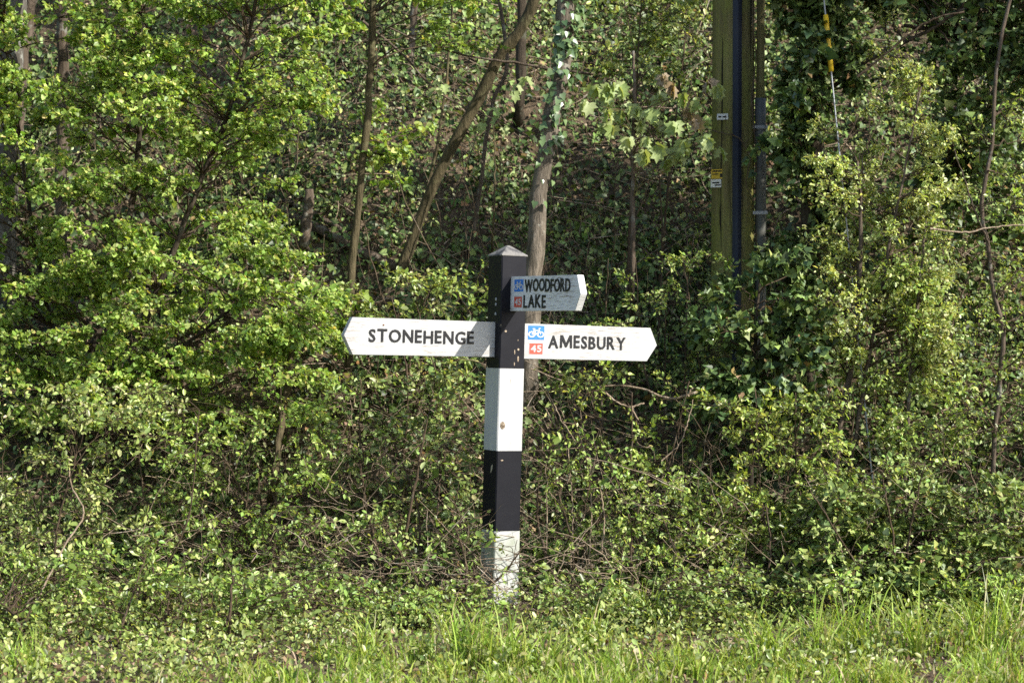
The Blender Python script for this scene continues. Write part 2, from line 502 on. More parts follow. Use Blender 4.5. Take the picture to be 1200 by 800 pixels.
def single_leaves(root, T, p, ax, nr, s, r, mats, name='leaf'):
    mes = []
    for mname in mats:
        me = mesh_np('leaf', T[0], T[1]); me.materials.append(M[mname]); mes.append(me)
    ax = nz(ax); nr = nz(nr-ax*np.sum(nr*ax, -1, keepdims=True)); x = np.cross(ax, nr)
    from mathutils import Matrix
    for i in range(len(p)):
        o = bpy.data.objects.new(name, mes[int(r.integers(len(mes)))]); COL.objects.link(o); o.parent = root
        R3 = Matrix(np.stack([x[i], ax[i], nr[i]], 1).tolist())
        o.matrix_local = Matrix.Translation(p[i].tolist()) @ R3.to_4x4() @ Matrix.Scale(float(s[i]), 4)

def pl(Y, *pts):
    """polyline from photo pixels at depth Y (a number, or start and end)"""
    Ys = np.linspace(Y[0], Y[1], len(pts)) if isinstance(Y, tuple) else [Y]*len(pts)
    return [at(px, py, y) for (px, py), y in zip(pts, Ys)]

def grounded(line):
    b = np.array(line[0]); g = b.copy(); g[2] = zg1(b[0], b[1])-.06
    if b[2] - g[2] > .05: return [g]+list(line)
    b[2] = min(b[2], g[2]) ; return [b]+list(line[1:])

def crown_at(r, c, rad, n):
    return np.array(c)+np.array(rad)*ball(n, r, .2)

R1 = np.random.default_rng(101)

# --- the big bright shrub on the left
def t_left(px, py):
    edge = 400 if py < 140 else (300+40*math.sin(py*.05) if py < 290 else 400)
    if px > edge: return 0
    f = .5+.5*math.sin(px*.021+py*.034+.8)*math.sin(py*.028-px*.011)
    return .45+.55*f
maple_st = [(grounded(pl(1.25, (96, 560), (100, 450), (135, 320), (160, 200), (164, 60), (172, -120))), .028, .010),
            (grounded(pl((1.25, 1.0), (118, 560), (150, 430), (225, 240), (280, 90), (315, -90))), .024, .010),
            (grounded(pl((1.3, 1.5), (70, 560), (66, 430), (40, 280), (20, 140), (-10, -60))), .02, .008),
            (grounded(pl((1.2, .8), (108, 570), (170, 450), (260, 370), (350, 300))), .016, .006)]
cl = np.vstack([region(430, R1, -70, 405, -90, 500, .25, 1.35, t_left), region(90, R1, -60, 340, -60, 430, 1.35, 2.0)])
plant('field_maple', 'large bright green leafy maple with dark forked stems beside the wall of ivy', 'tree', maple_st, cl, (.15, .14, .075), 12, 14, MAPLE, .0255,
      FRESH, FRESHW, 'leaf_fresh', 'bark_dark', seed=201, up=.5, sunw=.75, rnd=.5, crown='crown', trunk='trunk')
cl = np.vstack([region(16, R1, 380, 570, -60, 60, 1.2, 2.2), region(12, R1, 300, 420, 330, 420, .9, 1.4), region(7, R1, 400, 500, 120, 210, 1.6, 2.2)])
plant('slender_maple', 'slim pale barked sapling with thin leaf sprays left of the leaning trunk', 'tree',
      [(grounded(pl((1.7, 1.6), (408, 430), (412, 330), (424, 200), (434, 90), (440, -90))), .031, .024)], cl, (.24, .2, .07), 11, 9, MAPLE, .036,
      FRESH, FRESHW, 'leaf_fresh', 'bark_olive', seed=202, up=.5, sunw=.75, rnd=.5, crown='crown', trunk='trunk')

# --- other trees on the bank; the crowns stand above the picture
def tree(label, line, r0, r1, top, rad, n, seed, barkm='bark_grey', name='bank_tree', T=MAPLE, size=.05, extra=None, leavesn=9, **kw):
    r = np.random.default_rng(seed)
    g = grounded(line)
    last = np.array(g[-1]); g2 = list(g)+[last*.4+np.array(top)*.6, np.array(top)]
    c = crown_at(r, top, rad, n)
    if extra is not None: c = np.vstack([c, extra])
    return plant(name, label, 'tree', [(g2, r0, r1)], c, (.38, .34, .16), 10, leavesn, T, size, FRESH, FRESHW, 'leaf_fresh', barkm, seed=seed,
                 up=.6, sunw=.6, crown='crown', trunk='trunk', branch_r=.02, **kw)

tree('leaning brown trunk slanting up to the right on the bank', [hit(466, 330)]+pl((2.45, 2.2), (476, 300), (512, 208), (553, 132), (588, 62), (624, 2)), .044, .036,
     (.95, 2.0, 6.6), (1.0, .9, .7), 12, 301, 'bark_olive')
tree('thick grey lichened trunk rising from the maple leaves at the edge', [hit(4, 360)]+pl(2.3, (6, 250), (10, 150), (13, 60), (16, -40)), .085, .075,
     (-4.2, 3.2, 7.0), (1.0, 1.0, .8), 9, 302, 'bark_lichen')
tree('grey forked trunk spreading outward behind the lichened trunk', [hit(14, 240)]+pl(2.9, (20, 120), (30, 30), (46, -60)), .060, .05,
     (-3.6, 4.2, 7.4), (.9, .9, .8), 7, 303, 'bark_grey')
tree('straight brown trunk half hidden among maple leaves', [hit(70, 390)]+pl(2.0, (71, 280), (73, 150), (73, 30), (74, -60)), .045, .038,
     (-3.1, 3.0, 7.0), (.9, .9, .8), 7, 304, 'bark_grey')
tree('short stretch of trunk standing high up on the bank', [hit(545, 26)]+pl(5.6, (544, 0), (543, -60)), .058, .05,
     (-.4, 6.4, 8.5), (.9, .9, .7), 10, 305, 'bark_grey')
tree('thin grey trunk standing behind the slim sapling', [hit(478, 112)]+pl(4.4, (482, 60), (486, 0), (488, -60)), .032, .026,
     (-.9, 5.0, 8.0), (.7, .7, .6), 8, 306, 'bark_grey')
tree('dim trunk in shade between leaning trunk and ivy trunk', [hit(607, 150)]+pl(3.9, (608, 120), (611, 60), (612, -40)), .045, .04,
     (.2, 4.4, 7.6), (.8, .8, .6), 8, 307, 'bark_dark')
tree('crooked thin stem crossing behind the leaning trunk', [hit(552, 300)]+pl(2.9, (560, 240), (575, 130), (594, 80), (590, 30), (584, -40)), .017, .012,
     (.1, 3.6, 6.6), (.7, .7, .5), 6, 308, 'bark_grey')
tree('thin upright stem between the sapling and leaning trunk', [hit(492, 280)]+pl(2.7, (496, 240), (510, 180), (520, 120), (528, 40), (530, -40)), .012, .008,
     (-.5, 3.4, 6.3), (.5, .5, .4), 5, 309, 'bark_olive')

# --- the trunk with single ivy leaves right behind the post
r = np.random.default_rng(330)
iv_line = [hit(614, 480)]+pl((1.55, 1.75), (619, 430), (623, 330), (632, 230), (650, 130), (662, 40), (668, -40))
root = tree('grey trunk behind the signpost with pale ivy leaves climbing it', iv_line, .070, .056, (.9, 2.6, 6.9), (1.0, .9, .8), 9, 331, 'bark_pale', name='ivy_clad_tree')
P = spline(iv_line, 120)-np.array(root.location)
sel = np.clip(r.beta(2.2, 1.2, 295)*.60+.44, 0, .995)
pts = P[(sel*119).astype(int)]
an = r.uniform(-2.6, .5, 295)
off = np.stack([np.cos(an), np.sin(an), 0*an], -1)
rr = r.uniform(.062, .125, 295)[:, None]
single_leaves(root, IVY, pts+off*rr, np.stack([r.normal(.1, .5, 295), r.normal(-.2, .3, 295), r.normal(-.8, .3, 295)], -1),
              nz(off+S*.5+r.normal(0, .3, (295, 3))), r.uniform(.030, .066, 295), r, ('ivy_pale', 'ivy_pale', 'ivy_single'))

# --- ivy covered tree right of the pole, with its hanging ivy mass
ivy_kw = dict(T=IVY, size=.045, cols=IVYCOL, w=IVYW, leaf='leaf_ivy', up=.25, sunw=.7, rnd=.5, crown='ivy')
r = np.random.default_rng(340)
col_cl = []
t_sleeve = lambda px, py: 0 if (978 < px < 1018 and 0 < py < 60) or (px > 1012 and py > 5) else 1
for py in np.linspace(-90, 290, 46):
    col_cl.append(at(952+18*math.sin(py*.03)+r.normal(0, 13), py, 1.55+r.normal(0, .09)))
cl = np.vstack([np.array(col_cl), region(36, r, 915, 1065, -70, 125, 1.1, 1.8, t_sleeve), region(5, r, 915, 1000, -90, -20, 1.2, 2.0)])
plant('ivy_clad_tree', 'dark trunk wrapped in a hanging column of ivy beside the utility pole', 'tree',
      [(grounded(pl(1.6, (948, 520), (950, 300), (955, 150), (960, 0), (975, -200), (990, -380))), .075, .05),
       (pl((1.6, 1.3), (957, 120), (1010, 75), (1080, 40), (1130, 10)), .018, .008)], cl, (.155, .14, .15), 18, 10,
      seed=341, barkm='bark_dark', singles=280, trunk='trunk', branch_r=.012, **ivy_kw)
cl = np.vstack([region(60, r, 1060, 1235, -70, 190, 1.2, 2.0), region(24, r, 1080, 1180, 120, 300, 1.7, 2.3),
                crown_at(r, (4.5, .35, 5.2), (1.0, .8, 1.2), 36), crown_at(r, (5.6, .9, 5.6), (1.1, .9, 1.3), 24)])  # unseen crown clumps, placed to shade the pole and ivy column
plant('ivy_clad_tree', 'broad tree smothered in glossy ivy spreading over the crooked bare stem', 'tree',
      [(grounded(pl(2.0, (1225, 480), (1220, 250), (1212, 60), (1215, -150), (1260, -400))), .09, .06),
       (pl((2.0, 1.4), (1214, 100), (1160, 60), (1110, 40), (1060, 30)), .03, .012),
       (pl((2.0, 2.1), (1106, 215), (1120, 190), (1132, 168)), .030, .022)], cl, (.27, .24, .2), 13, 9,
      seed=342, barkm='bark_dark', singles=290, trunk='trunk', branch_r=.014, **ivy_kw)

# --- ivy bush under the pole, ivy heap low on the right
cl = region(56, r, 820, 962, 300, 490, .55, 1.15, lambda px, py: 0 if px < 880 and py < 335 else 1)
plant('ivy_bush', 'rounded bush of glossy dark ivy at the foot of the utility pole', 'shrub',
      [(grounded(pl(.9, (880, 560), (882, 450), (890, 330))), .02, .008)], cl, (.17, .15, .13), 12, 9, seed=351, barkm='bark_dark', singles=200, **ivy_kw)
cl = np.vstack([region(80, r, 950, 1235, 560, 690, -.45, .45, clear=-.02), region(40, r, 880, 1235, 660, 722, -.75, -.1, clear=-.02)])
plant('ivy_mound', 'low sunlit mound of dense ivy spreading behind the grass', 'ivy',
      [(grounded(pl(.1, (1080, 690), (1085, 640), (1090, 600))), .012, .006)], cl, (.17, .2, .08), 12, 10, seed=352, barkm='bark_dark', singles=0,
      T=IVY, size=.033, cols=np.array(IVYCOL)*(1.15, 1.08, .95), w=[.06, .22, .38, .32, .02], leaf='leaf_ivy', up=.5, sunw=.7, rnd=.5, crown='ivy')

# --- light green fine-leaved shrubs on the right
cl = np.vstack([region(60, r, 955, 1120, 150, 345, .75, 1.35), region(9, r, 1050, 1110, 80, 160, .8, 1.2), region(5, r, 1022, 1060, 10, 130, 1.3, 1.6), region(26, r, 985, 1120, 330, 450, .6, 1.1)])
plant('hawthorn_shrub', 'airy pale green shrub of tiny leaves growing in front of the ivy column', 'shrub',
      [(grounded(pl((.9, 1.0), (976, 585), (984, 500), (1002, 400), (1009, 280), (1005, 190))), .026, .009),
       (grounded(pl((.95, .9), (992, 575), (1006, 490), (1018, 420), (1040, 300), (1060, 200), (1080, 100))), .019, .005)],
      np.vstack([cl, region(34, r, 950, 1140, 190, 470, .6, 1.35)]), (.15, .13, .10), 13, 12, OVAL, .025, [(.19, .26, .06), (.33, .41, .11), (.46, .53, .185), (.58, .63, .29)], [.08, .27, .37, .28], 'leaf_oval', 'bark_grey', seed=361, up=.4, sunw=.85)
cl = np.vstack([region(22, r, 1030, 1140, 380, 520, .5, 1.0), region(10, r, 1040, 1110, 280, 400, .6, 1.0)])
plant('hawthorn_shrub', 'thin single stemmed shrub between the hawthorn and the crooked stem', 'shrub',
      [(grounded(pl(.8, (1060, 580), (1064, 500), (1069, 420), (1078, 330), (1085, 260))), .017, .006)],
      cl, (.18, .16, .12), 12, 9, OVAL, .028, PRIV, PRIVW, 'leaf_oval', 'bark_grey', seed=362)
cl = np.vstack([region(34, r, 1120, 1240, 220, 560, .4, 1.1), region(10, r, 1130, 1230, 100, 260, .6, 1.0)])
plant('hawthorn_shrub', 'tall crooked bare stem with few pale leaves in front of glossy ivy', 'shrub',
      [(grounded(pl(.75, (1163, 600), (1165, 520), (1172, 440), (1176, 388), (1166, 350), (1158, 290), (1150, 245), (1162, 170), (1166, 100), (1172, 50), (1186, -10), (1200, -80))), .018, .009),
       (pl((.75, .5), (1160, 290), (1140, 240), (1118, 175)), .006, .003)],
      cl, (.2, .17, .13), 9, 8, OVAL, .027, PRIV, PRIVW, 'leaf_oval', 'bark_grey', seed=363, bare=.15)

# --- privet along the foot of the bank
def privet(label, box, n, rad, seed, stemx, Yr, twigs=11, leaves=8, size=.033, bare=.12, test=None, name='privet_shrub', nst=5):
    rr = np.random.default_rng(seed)
    x0, x1, y0, y1 = box
    ph = rr.uniform(0, 6, 3)
    if test is None: test = lambda px, py: .18+.82*(.5+.5*math.sin(px*.045+ph[0]+math.sin(py*.03))*math.sin(py*.055+ph[1]+.6*math.sin(px*.02+ph[2])))
    cl = region(int(n*1.7), rr, x0, x1, y0, y1, Yr[0], Yr[1], test, .03)
    tint = np.array([rr.uniform(.95, 1.10), rr.uniform(.96, 1.04), rr.uniform(.8, 1.15)])*rr.uniform(.9, 1.08)
    size = size*rr.uniform(.78, 1.0)
    st = []
    for k in range(nst):
        sx = stemx+rr.normal(0, (x1-x0)*.16); Y = rr.uniform(*Yr)
        gx = at(sx, 700, Y)[0]; g = np.array([gx, Y, zg1(gx, Y)-.05])
        tip = at(sx+rr.normal(0, (x1-x0)*.2), y0+rr.uniform(0, .4)*(y1-y0), Y+rr.normal(0, .1))
        midp = (g+tip)/2+rr.normal(0, .06, 3)
        st.append(([g, midp, tip], rr.uniform(.007, .013), .003))
    return plant(name, label, 'shrub', st, cl, np.array(rad)*.78, int(twigs*.72), leaves+1, OVAL, size, np.array(PRIV)*tint, PRIVW, 'leaf_oval', 'twig', seed=seed, sides=6, bare=bare, up=.4, sunw=.85, sd=.28)

G = None
privet('sunlit privet with large pale leaves under the big maple', (-50, 200, 450, 700), 54, (.2, .18, .13), 401, 80, (-.7, .5))
privet('privet with dark upright shoots between the maple and the dry twigs', (170, 400, 460, 640), 50, (.2, .18, .12), 402, 280, (-.3, .7), leaves=7, bare=.25)
privet('low trailing privet at the very front edge of the verge', (-50, 290, 640, 800), 50, (.2, .2, .08), 403, 110, (-1.7, -.3), size=.031, bare=.08, nst=4)
privet('loose privet left of the post below the long white arm', (380, 565, 440, 600), 42, (.17, .16, .11), 404, 470, (.1, .9), leaves=5, bare=.4)
privet('twiggy low privet around the left foot of the post', (300, 585, 590, 705), 44, (.18, .16, .09), 405, 450, (-.5, .25), leaves=5, bare=.5)
privet('privet growing against the right side of the post', (632, 730, 510, 690), 30, (.13, .14, .11), 406, 672, (-.05, .45), leaves=5, bare=.45)
privet('wiry privet under the arm with the cycle route sign', (640, 820, 430, 580), 26, (.18, .16, .12), 407, 720, (.4, 1.1), leaves=6, bare=.4)
privet('leafy privet between the dry branch and the ivy bush', (720, 900, 560, 700), 46, (.17, .16, .10), 408, 810, (-.4, .4), leaves=8)
privet('upright privet in front of the ivy bush', (810, 990, 450, 650), 46, (.17, .16, .12), 409, 900, (-.1, .6), leaves=8)
privet('privet with small crowded leaves below the hawthorn stems', (930, 1130, 540, 660), 34, (.16, .15, .10), 410, 1020, (-.15, .5), leaves=8, size=.029)
privet('privet filling the bank behind the arm ends', (690, 870, 300, 440), 26, (.17, .15, .11), 411, 780, (1.2, 1.7), leaves=7, size=.03, bare=.2)
privet('privet on the bank behind the pointed arm', (390, 570, 320, 450), 26, (.17, .15, .10), 412, 470, (.9, 1.5), leaves=7, size=.034, bare=.2)
privet('shrub of bright leaves beside the top of the slope', (690, 840, -40, 90), 26, (.22, .2, .12), 413, 760, (1.9, 2.8), leaves=9, size=.036, nst=3)

privet('low trailing privet in front of the dry twigs left of the post', (270, 580, 680, 745), 40, (.18, .2, .06), 414, 430, (-1.2, -.2), leaves=7, size=.03, nst=4)
privet('low trailing privet spreading right from the foot of the post', (610, 900, 670, 740), 40, (.18, .2, .06), 415, 750, (-1.1, -.2), leaves=7, size=.03, nst=4)
privet('thin bright privet sprigs poking up through the ivy mound', (940, 1220, 540, 690), 26, (.16, .16, .10), 419, 1080, (-.55, .1), leaves=6, size=.028, bare=.2)
privet('low weedy privet between the ivy mound and the grass', (900, 1220, 675, 735), 36, (.18, .2, .06), 416, 1060, (-1.1, -.3), leaves=7, size=.03, nst=4)

privet('sprawling privet past the ivy smothered tree, away from the signpost', (1260, 1560, 380, 700), 60, (.24, .22, .15), 417, 1400, (-.2, 1.0), nst=5)
privet('sprawling privet past the lichened trunk, away from the signpost', (-340, -70, 380, 720), 55, (.24, .22, .15), 418, -190, (-.5, .8), nst=5)

# --- sycamore sapling with large drooping leaves
r = np.random.default_rng(420)
sy_line = [hit(740, 400)]+pl((1.75, 1.7), (741, 330), (742, 230), (743, 150), (744, 105), (742, 60))
sroot = plant('sycamore_sapling', 'sycamore sapling with drooping pale and bronze leaves left of the pole', 'tree', [(sy_line, .021, .009)], None, None, seed=421, barkm='bark_grey', trunk='trunk')
b0 = np.array(sroot.location)
tips = [(716, 106, 0), (710, 118, 0), (730, 108, 0), (778, 98, 1), (788, 105, 1), (772, 118, 0), (800, 120, 0), (815, 125, 0), (832, 100, 1), (842, 108, 0), (762, 135, 0), (752, 152, 0), (806, 136, 1),
        (815, 146, 1), (790, 150, 0), (775, 152, 0), (760, 168, 0), (744, 132, 0), (725, 140, 0), (712, 135, 0), (704, 150, 0), (718, 152, 0), (826, 150, 0), (830, 172, 0), (840, 182, 0), (822, 168, 0),
        (800, 172, 0), (785, 182, 0), (768, 178, 0), (756, 186, 0), (780, 196, 0), (795, 188, 0), (736, 168, 0), (700, 110, 0), (690, 128, 0)]
tw, lp, la, ln, ls, lb = [], [], [], [], [], []
for px, py, bz in tips:
    tip = at(px, py-6, 1.5+r.uniform(-.25, .25))-b0
    sp = at(743, min(max(py+r.uniform(0, 50), 90), 230), 1.72)-b0
    tw.append(bez(sp[None], ((sp+tip)/2+np.array([0, 0, .05])+r.normal(0, .02, 3))[None], tip[None], 7)[0])
    for k in range(int(r.integers(3, 6))):
        a = r.uniform(0, 2*math.pi)
        ax = np.array([math.cos(a)*.6, math.sin(a)*.45-.15, -.8+r.normal(0, .25)])
        lp.append(tip+r.normal(0, .012, 3)); la.append(ax); ln.append(nz(np.array([math.cos(a)*.7, math.sin(a)*.6-.2, .75])+r.normal(0, .35, 3)))
        ls.append(r.uniform(.055, .095)); lb.append(bz)
tw = np.array(tw)
put('twigs', tube_mesh('twigs', [(tw, np.full((len(tw), 1), .0035)*np.linspace(1, .5, 7)[None], 5)]), sroot, M['stem_green'])['kind'] = 'stuff'
lp, la, ln, ls, lb = map(np.array, (lp, la, ln, ls, lb))
for bz, mm in ((0, 'leaf_syca'), (1, 'leaf_bronze')):
    k = lb == bz
    single_leaves(sroot, SYCA, lp[k], la[k], ln[k], ls[k], r, (mm,))
# small sprigs on the leaning trunk's side
sroot = plant('sycamore_sapling', 'small sycamore seedling with pale leaves between leaning trunk and ivy trunk', 'tree',
              [([hit(575, 330)]+pl(2.1, (578, 260), (580, 190), (577, 130)), .009, .004)], None, None, seed=431, barkm='bark_olive', trunk='trunk')
b0 = np.array(sroot.location); lp, la, ln, ls = [], [], [], []
for px, py in ((577, 128), (590, 150), (566, 145), (606, 100), (615, 92), (602, 108), (520, 100), (510, 105), (584, 138)):
    for k in range(2):
        a = r.uniform(0, 6.28)
        lp.append(at(px, py, 2.05+r.uniform(-.1, .1))-b0); la.append((math.cos(a), -.3, -.6)); ln.append((math.cos(a)*.4, -.4, .8)); ls.append(r.uniform(.05, .08))
single_leaves(sroot, SYCA, *map(np.array, (lp, la, ln, ls)), r, ('leaf_syca',))

# --- bare and fallen wood
def branch(name, label, cat, pts, r0, r1, mat, seed, side=()):
    rr = np.random.default_rng(seed)
    base = np.array(pts[0]); root = empty(name, base); tag(root, label, cat)
    me, P, R = stem_mesh('limb', np.array(pts)-base, r0, r1, rr, 8, 24); put('limb', me, root, M[mat])
    for s in side:
        me, _, _ = stem_mesh('side_twig', np.array(s)-base, r1*.9, r1*.5, rr, 5, 10); put('side_twig', me, root, M[mat])
    return root
branch('fallen_log', 'weathered fallen log lying across the ivy below the stump', 'log', [hit(318, 250, .05), hit(352, 268, .06), hit(400, 292, .06), hit(440, 312, .05), hit(468, 322, .04)], .034, .042, 'bark_grey', 501)
branch('fallen_branch', 'thinner dead branch lying just above the fallen log', 'branch', [hit(288, 232, .05), hit(330, 246, .07), hit(380, 272, .09), hit(425, 296, .05)], .016, .02, 'bark_grey', 502)
branch('tree_stump', 'short cut stump standing upright beside the fallen log', 'stump', [hit(354, 306)]+pl(2.35, (357, 280), (361, 250), (362, 222)), .042, .036, 'bark_grey', 503)
branch('bare_branch', 'pale bare branch reaching toward the ivy bush from the post', 'branch', pl((.75, .5), (622, 432), (660, 446), (700, 452), (735, 452), (760, 458), (783, 466), (800, 465), (817, 459)), .0035, .009, 'twig_pale', 504,
       [pl(.6, (702, 453), (722, 470), (740, 477)), pl(.6, (740, 477), (748, 492)), pl(.6, (740, 477), (755, 472)), pl(.5, (806, 464), (812, 454))])
branch('bare_branch', 'forked bare twig hanging right of the white band', 'branch', pl((.6, .4), (620, 442), (636, 452), (650, 475), (660, 496), (675, 518)), .004, .003, 'twig_pale', 505,
       [pl(.45, (660, 494), (676, 498), (687, 505))])
branch('bare_branch', 'curved pale dead stem below the ivy bush', 'branch', pl((.3, .5), (775, 540), (795, 522), (804, 500), (810, 480), (812, 468)), .004, .003, 'twig_pale', 506)
branch('bare_branch', 'long pale broken stem leaning through the front privet', 'branch', [hit(22, 745)]+pl((-.9, -.5), (50, 690), (75, 640), (98, 602), (84, 570), (80, 535)), .006, .004, 'twig_pale', 507)
branch('fallen_branch', 'pale dead branch lying on the ground under trailing privet', 'branch', [hit(35, 750, .03), hit(80, 740, .05), hit(112, 732, .06)], .009, .006, 'twig_pale', 508)
branch('bare_branch', 'horizontal bare branch crossing behind the ivy trunk', 'branch', pl((2.1, 2.3), (455, 32), (500, 52), (550, 66), (600, 73), (650, 82), (705, 88)), .006, .010, 'bark_grey', 509)
branch('bare_branch', 'thin bare branch sloping down behind the leaning trunk', 'branch', pl((2.5, 2.8), (425, 25), (470, 62), (510, 105), (550, 128), (590, 145), (625, 165)), .009, .004, 'bark_grey', 510)
branch('bare_branch', 'dark bare branch slanting upward through the ivy canopy', 'branch', pl((1.0, .8), (1005, 90), (1030, 70), (1060, 45), (1095, 22), (1130, 14)), .008, .005, 'twig', 511, [pl(.85, (1095, 22), (1112, 28))])
branch('bare_branch', 'pale horizontal twig below the crooked bare stem', 'branch', pl((.3, .4), (1090, 268), (1130, 272), (1165, 266), (1215, 262)), .006, .004, 'twig_pale', 512)
branch('bare_branch', 'bent pale branch resting on the ivy mound', 'branch', pl((.3, .1), (1035, 580), (1060, 574), (1085, 578), (1110, 575), (1128, 568)), .007, .004, 'twig_pale', 513, [pl(.2, (1060, 574), (1056, 590), (1030, 612))])
branch('bare_branch', 'dark dead bough slanting from ivy bush to hawthorn', 'branch', pl((.9, .8), (935, 365), (965, 360), (990, 352), (1012, 345)), .008, .013, 'twig', 514)
branch('dead_stem', 'brown leaning dead stem rising through privet below the slim sapling', 'stem', [hit(316, 600)]+pl((.6, 1.1), (322, 560), (332, 480), (343, 410), (350, 372)), .026, .018, 'bark_olive', 515)
r = np.random.default_rng(520)
labels = ['thin upright dry cane just right of the post', 'pale upright dry cane beside the privet by the post', 'upright dry cane in the twig tangle below the bare branch', 'short dry cane at the edge of the leafy privet']
for (px, y0, y1), lb_ in zip(((638, 690, 540), (668, 680, 525), (690, 660, 535), (705, 650, 560)), labels):
    branch('dry_cane', lb_, 'cane', pl((.05, .2), (px, y0), (px+3, (y0+y1)/2), (px+r.normal(0, 5), y1)), .005, .003, 'twig_pale', 521+px)

# ------------------------------------------------------------------ utility pole and stay wire
def pole_wood(n, vec):
    a = noise(n, 26, vec, 6, .7, (1, 1, .05)); g = noise(n, 5, vec, 6, .7, (1, 1, .3))
    c = mixc(n, ramp(n, a, .35, .68), (.10, .087, .036), (.26, .22, .10))
    c = mixc(n, ramp(n, g, .42, .62), c, (.20, .205, .05))
    k = noise(n, 30, vec, 4, .5, (1, 1, .03))
    return mixc(n, ramp(n, k, .62, .66), c, (.02, .018, .012)), a
M['pole'] = surf('algae stained pole wood', pole_wood, .9, .15, (1.0, .03, 10))
M['guard'] = surf('blue grey cable guard', lambda n, v: mixc(n, ramp(n, noise(n, 6, v, 5, .6, (1, 1, .2)), .35, .7), (.020, .025, .040), (.038, .044, .062)), .6, .2)
M['conduit'] = surf('dull grey conduit', lambda n, v: mixc(n, ramp(n, noise(n, 5, v, 5, .7, (1, 1, .4)), .4, .65), (.12, .125, .12), (.085, .08, .05)), .6, .4)
M['yellow'] = surf('yellow plastic', lambda n, v: mixc(n, ramp(n, noise(n, 30, v), .4, .7), (.62, .42, .02), (.50, .34, .03)), .5, .4)
M['steel'] = surf('galvanised steel', lambda n, v: mixc(n, noise(n, 40, v), (.25, .26, .27), (.4, .41, .42)), .4, .6)
M['label_white'] = surf('white label', lambda n, v: mixc(n, ramp(n, noise(n, 60, v), .4, .7), (.70, .70, .68), (.55, .55, .52)), .5, .4)
M['ink'] = surf('black ink', lambda n, v: (.02, .02, .02), .6, .3)

pY = 2.0; pD = pY-CAM_Y
pb = at(858, 400, pY); pb[2] = zg1(pb[0], pb[1])-.4
pole = empty('utility_pole', pb)
tag(pole, 'green stained wooden utility pole with a blue grey cable guard', 'pole')
px_m = FPX/pD
prad = 25.5/px_m
rr = np.random.default_rng(601)
ptop = at(862, -1050, pY)-pb
me, PP, PR = stem_mesh('shaft', [np.zeros(3), ptop*.35, ptop*.7, ptop], prad*1.0, prad*.86, rr, 28, 60, .003, .04)
me.vertices.foreach_get('co', (co := np.zeros(len(me.vertices)*3, np.float32)))
put('shaft', me, pole, M['pole'])
def box_me(name, x0, x1, y0, y1, z0, z1, bev=.0):
    bm = bmesh.new(); bmesh.ops.create_cube(bm, size=1)
    for v in bm.verts:
        v.co = ((x0+x1)/2+v.co.x*(x1-x0), (y0+y1)/2+v.co.y*(y1-y0), (z0+z1)/2+v.co.z*(z1-z0))
    if bev: bmesh.ops.bevel(bm, geom=bm.edges[:], offset=bev, segments=2, affect='EDGES')
    me = bpy.data.meshes.new(name); bm.to_mesh(me); bm.free(); return me
def pole_pt(px, py, out=0.0):
    """a point on the pole's camera side at that pixel, in the pole's own frame"""
    z = at(px, py, pY)[2]-pb[2]
    cx = ptop[0]*z/ptop[2]; r_ = prad*(1-.14*z/ptop[2])
    x = at(px, py, pY)[0]-pb[0]-cx
    x = max(min(x, r_*.98), -r_*.98)
    y = -math.sqrt(r_*r_-x*x)
    k = (r_+out)/r_
    return np.array([cx+x*k, y*k, z])
# cable guard: a ribbed channel following the pole's face
prof = [(-.032, .012), (-.030, -.012), (-.014, -.014), (-.009, -.026), (.009, -.026), (.014, -.014), (.030, -.012), (.032, .012)]
zz = np.linspace(.1, ptop[2]*.9, 30); V = []
for z in zz:
    cx = ptop[0]*z/ptop[2]; r_ = prad*(1-.14*z/ptop[2])
    for a, b in prof: V.append((cx+.012+a, -r_+b+.004, z))
k = len(prof); F = []
for i in range(len(zz)-1):
    for j in range(k-1): F.append((i*k+j, i*k+j+1, (i+1)*k+j+1, (i+1)*k+j))
put('cable_guard', mesh_np('cable_guard', np.array(V), [np.array(F)]), pole, M['guard'])
cz0, cz1 = at(890, 420, pY)[2]-pb[2], at(890, 116, pY)[2]-pb[2]
cxx = at(891, 250, pY)[0]-pb[0]
th = np.linspace(0, 2*math.pi, 17)[:-1]
me, _, _ = stem_mesh('conduit', [(cxx-.004, -.02, cz0), (cxx, -.02, (cz0+cz1)/2), (cxx-.002, -.02, cz1)], .038, .038, rr, 16, 12, .002, .05)
cnd = put('conduit', me, pole, M['conduit'])
me, _, _ = stem_mesh('upper_pipe', [(cxx-.002, -.02, cz1-.05), (cxx, -.02, cz1+1.0), (cxx, -.02, cz1+2.5)], .028, .028, rr, 12, 12, .01, .1)
put('riser_pipe', me, pole, M['pole'])
for pz in (250, 150):
    z = at(0, pz, pY)[2]-pb[2]
    put('clamp', box_me('clamp', prad*.6, cxx+.043, -.062, .02, z-.012, z+.012, .003), pole, M['steel'])
def plate(name, px0, px1, py0, py1, mat, parent, marks=()):
    c = pole_pt((px0+px1)/2, (py0+py1)/2, .012)
    hw, hh = (px1-px0)/2/px_m, (py1-py0)/2/px_m
    ang = math.atan2(c[0]-ptop[0]*c[2]/ptop[2], -c[1])*.4
    o = put(name, box_me(name, -hw, hw, -.002, .002, -hh, hh, .0008), parent, M[mat])
    o.location = c; o.rotation_euler = (0, 0, ang)
    for x0, x1, z0, z1 in marks:
        put('printed_mark', box_me('printed_mark', x0*hw, x1*hw, -.0028, -.0024, z0*hh, z1*hh), o, M['ink'])
    return o
p_ = plate('warning_label', 833, 847.5, 200, 211, 'yellow', pole, [(-.8, .75, .45, .75), (-.8, .2, -.15, .1), (.45, .85, -.7, .1)])
